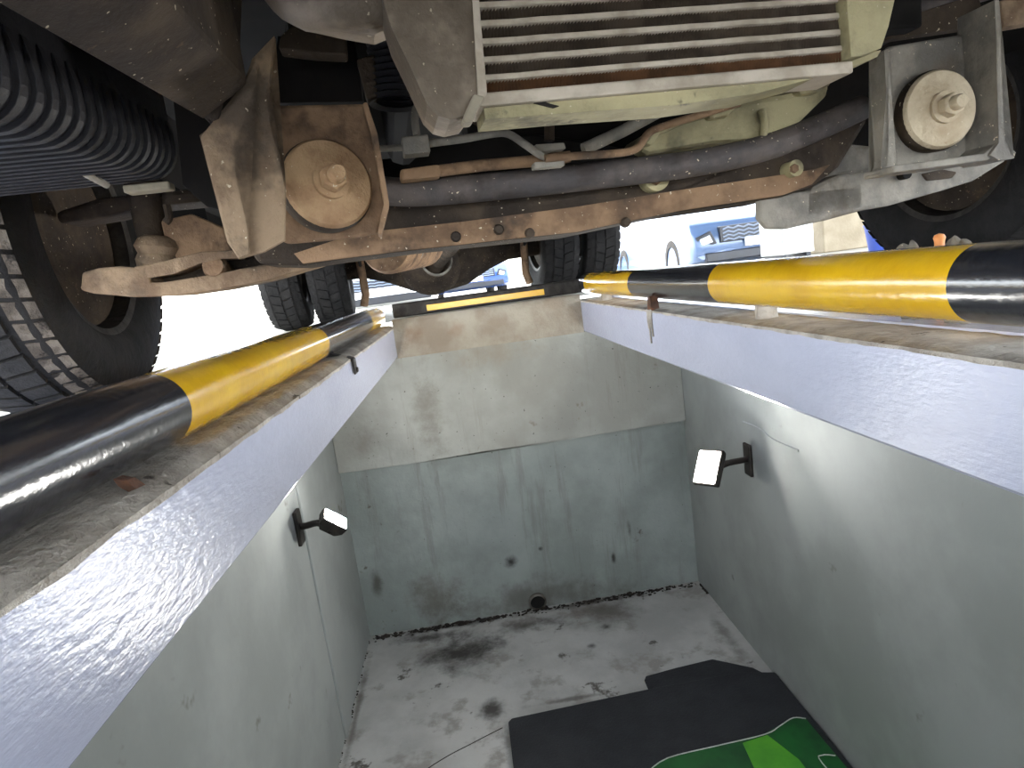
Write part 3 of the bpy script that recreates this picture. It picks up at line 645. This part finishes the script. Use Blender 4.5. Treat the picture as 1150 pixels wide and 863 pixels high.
vt('wiring', [(-10, 150, .74), (30, 142, .74), (55, 138, .75), (70, 132, .77)], .0035, plast, seg=8)

# ---------------------------------------------------------------- cars in the yard
glass = mat('car glass', (40, 48, 56), rough=.05)
trimd = mat('dark car trim', (20, 25, 38), (14, 18, 28), scale=8, rough=.4)
trimb = mat('grey grille bars', (104, 116, 138), rough=.4)
chrome = mat('pale chrome', (200, 204, 210), rough=.2, metal=.8)
lampg = mat('headlight lens', (196, 204, 214), rough=.1, coat=.5)
platem = mat('number plate', (226, 228, 228), rough=.4)
def car(label, paint, loc, rz, wd=1.84, zs=1.0, zig=.004):
    t = thing('parked_car', label, 'car', loc, rz, None)
    h = wd/2
    side = [(0.05, .30), (.0, .42), (.03, .62), (.10, .76), (.35, .88), (1.05, 1.0), (1.75, 1.50), (2.2, 1.62), (3.5, 1.60), (4.1, 1.1), (4.3, .95), (4.35, .35), (3.9, .24), (.3, .22)]
    bm = NB(); xs = (-h, -h*.97, -h*.86, h*.86, h*.97, h); rows = []
    for i, x in enumerate(xs):
        e = (.10, .03, 0, 0, .03, .10)[i]
        rows.append([bm.verts.new((x*(1 if z < .95 else 1-.22*(z-.95)/.6), y+e*(1 if y < 1 else (-1 if y > 3.8 else 0)), z*zs)) for y, z in side])
    n = len(side)
    for a, b in zip(rows, rows[1:]):
        for k in range(n): bm.faces.new((a[k], a[(k+1) % n], b[(k+1) % n], b[k]))
    bm.faces.new(rows[0]); bm.faces.new(rows[-1][::-1])
    obj('body', bm, paint, t, smooth=True, bevel=.02)
    bm = NB(); prism(bm, [(-h*.70, 1.12, 1.04*zs), (h*.70, 1.12, 1.04*zs), (h*.62, 1.70, 1.46*zs), (-h*.62, 1.70, 1.46*zs)], (0, -.03, .02)); obj('windscreen', bm, glass, t)
    # grille of stepped bars, each its own piece
    bm = NB(); box(bm, (-h*.62, -.015, .50*zs), (h*.62, .08, .70*zs)); g = obj('grille', bm, trimd, t, bevel=.01)
    first = None
    for k in range(4):
        if first is None:
            bm = NB(); pts = []
            for i in range(17):
                x = -h*.58+h*1.16*i/16; pts.append((x, -.022, zig*(1 if i % 2 else -1)))
            tube(bm, pts, .011, 6); first = obj('grille_bar', bm, trimb, g); o = first
        else: o = first.copy(); C.objects.link(o); o.parent = g
        o.location = (0, 0, (.53+.046*k)*zs)
    bm = NB(); box(bm, (-h*.84, -.02, .27*zs), (h*.84, .06, .39*zs)); lo = obj('lower_intake', bm, trimd, t, bevel=.015)
    bm = NB(); box(bm, (-.26, -.045, .42*zs), (.26, -.02, .53*zs)); obj('number_plate', bm, platem, t, bevel=.003)
    for s in (-1, 1):
        bm = NB(); prism(bm, [(s*h*.66, -.0, .50*zs), (s*h*.90, .03, .44*zs), (s*h*.94, .04, .60*zs), (s*h*.74, .0, .66*zs)], (0, .05, 0)); hl = obj('headlight_housing', bm, trimd, t, bevel=.01)
        bm = NB(); prism(bm, [(s*h*.72, -.012, .52*zs), (s*h*.87, .015, .49*zs), (s*h*.89, .02, .57*zs), (s*h*.76, -.01, .61*zs)], (0, .03, 0)); obj('headlight', bm, lampg, hl, bevel=.006)
        bm = NB(); prism(bm, [(s*h*.96, .02, .36*zs), (s*h*.50, -.02, .42*zs), (s*h*.40, -.02, .40*zs), (s*h*.88, .01, .31*zs)], (0, .04, 0)); obj('bumper_blade', bm, paint, t, bevel=.008)
        for y in (.85, 3.45):
            F = frame((s*(h-.10), y, .32), (s, 0, 0))
            bm = NB(); lathe(bm, [(.2, -.1), (.30, -.1), (.32, -.07), (.32, .07), (.30, .1), (.21, .105), (.2, .08)], 28, F, closed=True); w = obj('wheel', bm, rubber, t, smooth=True)
            bm = NB(); lathe(bm, [(.0, .085), (.06, .085), (.12, .075), (.2, .09)], 28, F); obj('rim', bm, chrome, w, smooth=True)
    return t
pw = mat('white car paint', (226, 230, 234), rough=.25, coat=.5)
pb = mat('blue car paint', (26, 60, 124), rough=.25, coat=.5)
ps = mat('slate blue car paint', (70, 92, 128), rough=.25, coat=.5)
GY = -.33
q = at(858, 270, 8); car('slate blue car with stepped grille bars, seen above the raised pipe', ps, (q.x, 8, GY), 0, zig=.010)
q = at(690, 290, 13.2); car('white car with its grille beside the twin rear tyres', pw, (q.x, 13.2, GY), math.radians(-6))
q = at(430, 320, 11); car('white car seen under the truck beside the differential', pw, (q.x, 11, GY), math.radians(8))
q = at(530, 310, 16); car('blue car seen under the truck behind the end stop bar', pb, (q.x, 16, GY), math.radians(4))
# far boundary wall
slab('wall_yard', (-25, 23, GY), (25, 23.25, 2.3), mat('pale yard wall', (222, 216, 204), (206, 200, 188), scale=1, rough=.85))
# pillar, cabinet and bits behind the raised pipe
pill = mat('beige pillar render', (150, 138, 118), (132, 120, 100), scale=5, rough=.85, bump=.2)
YP = 4.4
a = at(926, 288, YP).x; b_ = at(1000, 288, YP).x
bm = NB(); box(bm, (a, YP, ZG), (b_, YP+.35, 1.6)); tag(obj('pillar', bm, pill, bevel=.01), 'beige rendered pillar beyond the raised pipe', 'pillar')
a = at(878, 288, 4.2).x; b_ = at(915, 288, 4.2).x
t = thing('white_cabinet', 'small white cabinet standing next to the beige pillar', 'cabinet', ((a+b_)/2, 4.2, ZG))
bm = NB(); box(bm, (-(b_-a)/2, 0, .03), ((b_-a)/2, .3, .75)); obj('cabinet_body', bm, platem, t, bevel=.006)
bm = NB(); box(bm, (-(b_-a)/2+.01, -.012, .06), ((b_-a)/2-.01, 0, .72)); dd = obj('door', bm, platem, t, bevel=.004)
bm = NB(); tube(bm, [((b_-a)/2-.03, -.03, .33), ((b_-a)/2-.03, -.03, .43)], .006, 8); obj('handle', bm, chrome, dd)
for s in (-1, 1):
    bm = NB(); box(bm, (s*((b_-a)/2-.03)-.015, .02, 0), (s*((b_-a)/2-.03)+.015, .28, .03)); obj('foot', bm, trimd, t)
bluep = mat('blue plastic', (70, 96, 190), rough=.4)
q = at(984, 282, 3.3); bt = thing('blue_bucket', 'blue plastic bucket on the ground behind the tyre', 'bucket', (q.x+.05, 3.3, ZG))
bm = NB(); lathe(bm, [(0, .0), (.075, 0), (.095, .14), (.10, .14), (.10, .15), (.09, .15), (.07, .008), (0, .008)], 24); obj('bucket_body', bm, bluep, bt, smooth=True)
bm = NB(); tube(bm, [(.098*math.cos(a), .098*math.sin(a)*.25-.02, .14-.09*math.sin(a)) for a in [math.pi*k/10 for k in range(11)]], .003, 6); obj('bucket_handle', bm, chrome, bt)
ragm = mat('pale rag', (206, 200, 188), (160, 150, 136), scale=30, rough=.95)
q = atz(957, 287, ZG+.03); q = at(956, 280, 1.75)
bm = NB(); bmesh.ops.create_icosphere(bm, subdivisions=3, radius=.02, matrix=Matrix.Translation((q.x, q.y, ZG+.03)) @ Matrix.Diagonal((.6, .6, 1.6, 1))); jit(bm, .018, 45); 
tag(obj('crumpled_rag', bm, ragm), 'small crumpled pale rag on the ledge behind the raised pipe', 'rag')
q = atx(1055, 268, .64)
t = thing('orange_cap', 'small orange cap lying among grey clods behind the raised pipe', 'cap', (q.x, q.y, ZG))
orange = mat('orange plastic', (226, 150, 90), rough=.5)
bm = NB(); lathe(bm, [(0, .0), (.006, 0), (.006, q.z-ZG-.005), (.0062, q.z-ZG-.003), (.0074, q.z-ZG+.001), (.0055, q.z-ZG+.005), (0, q.z-ZG+.007)], 16); obj('cap_body', bm, orange, t, smooth=True)
for k, (px, pyy) in enumerate(((1072, 268), (1082, 270), (1066, 271), (1025, 274), (1014, 275))):
    q = atx(px, pyy, .63); hh = q.z-ZG
    bm = NB(); bmesh.ops.create_icosphere(bm, subdivisions=3, radius=1, matrix=Matrix.Translation((q.x, q.y, ZG+hh/2)) @ Matrix.Diagonal((.012, .016, hh/2+.003, 1))); jit(bm, .005, 45, k)
    tag(obj('mud_clod', bm, greyd, smooth=True), 'grey mud clod on the ledge behind the raised pipe', 'clod', 'mud clods behind the raised pipe')
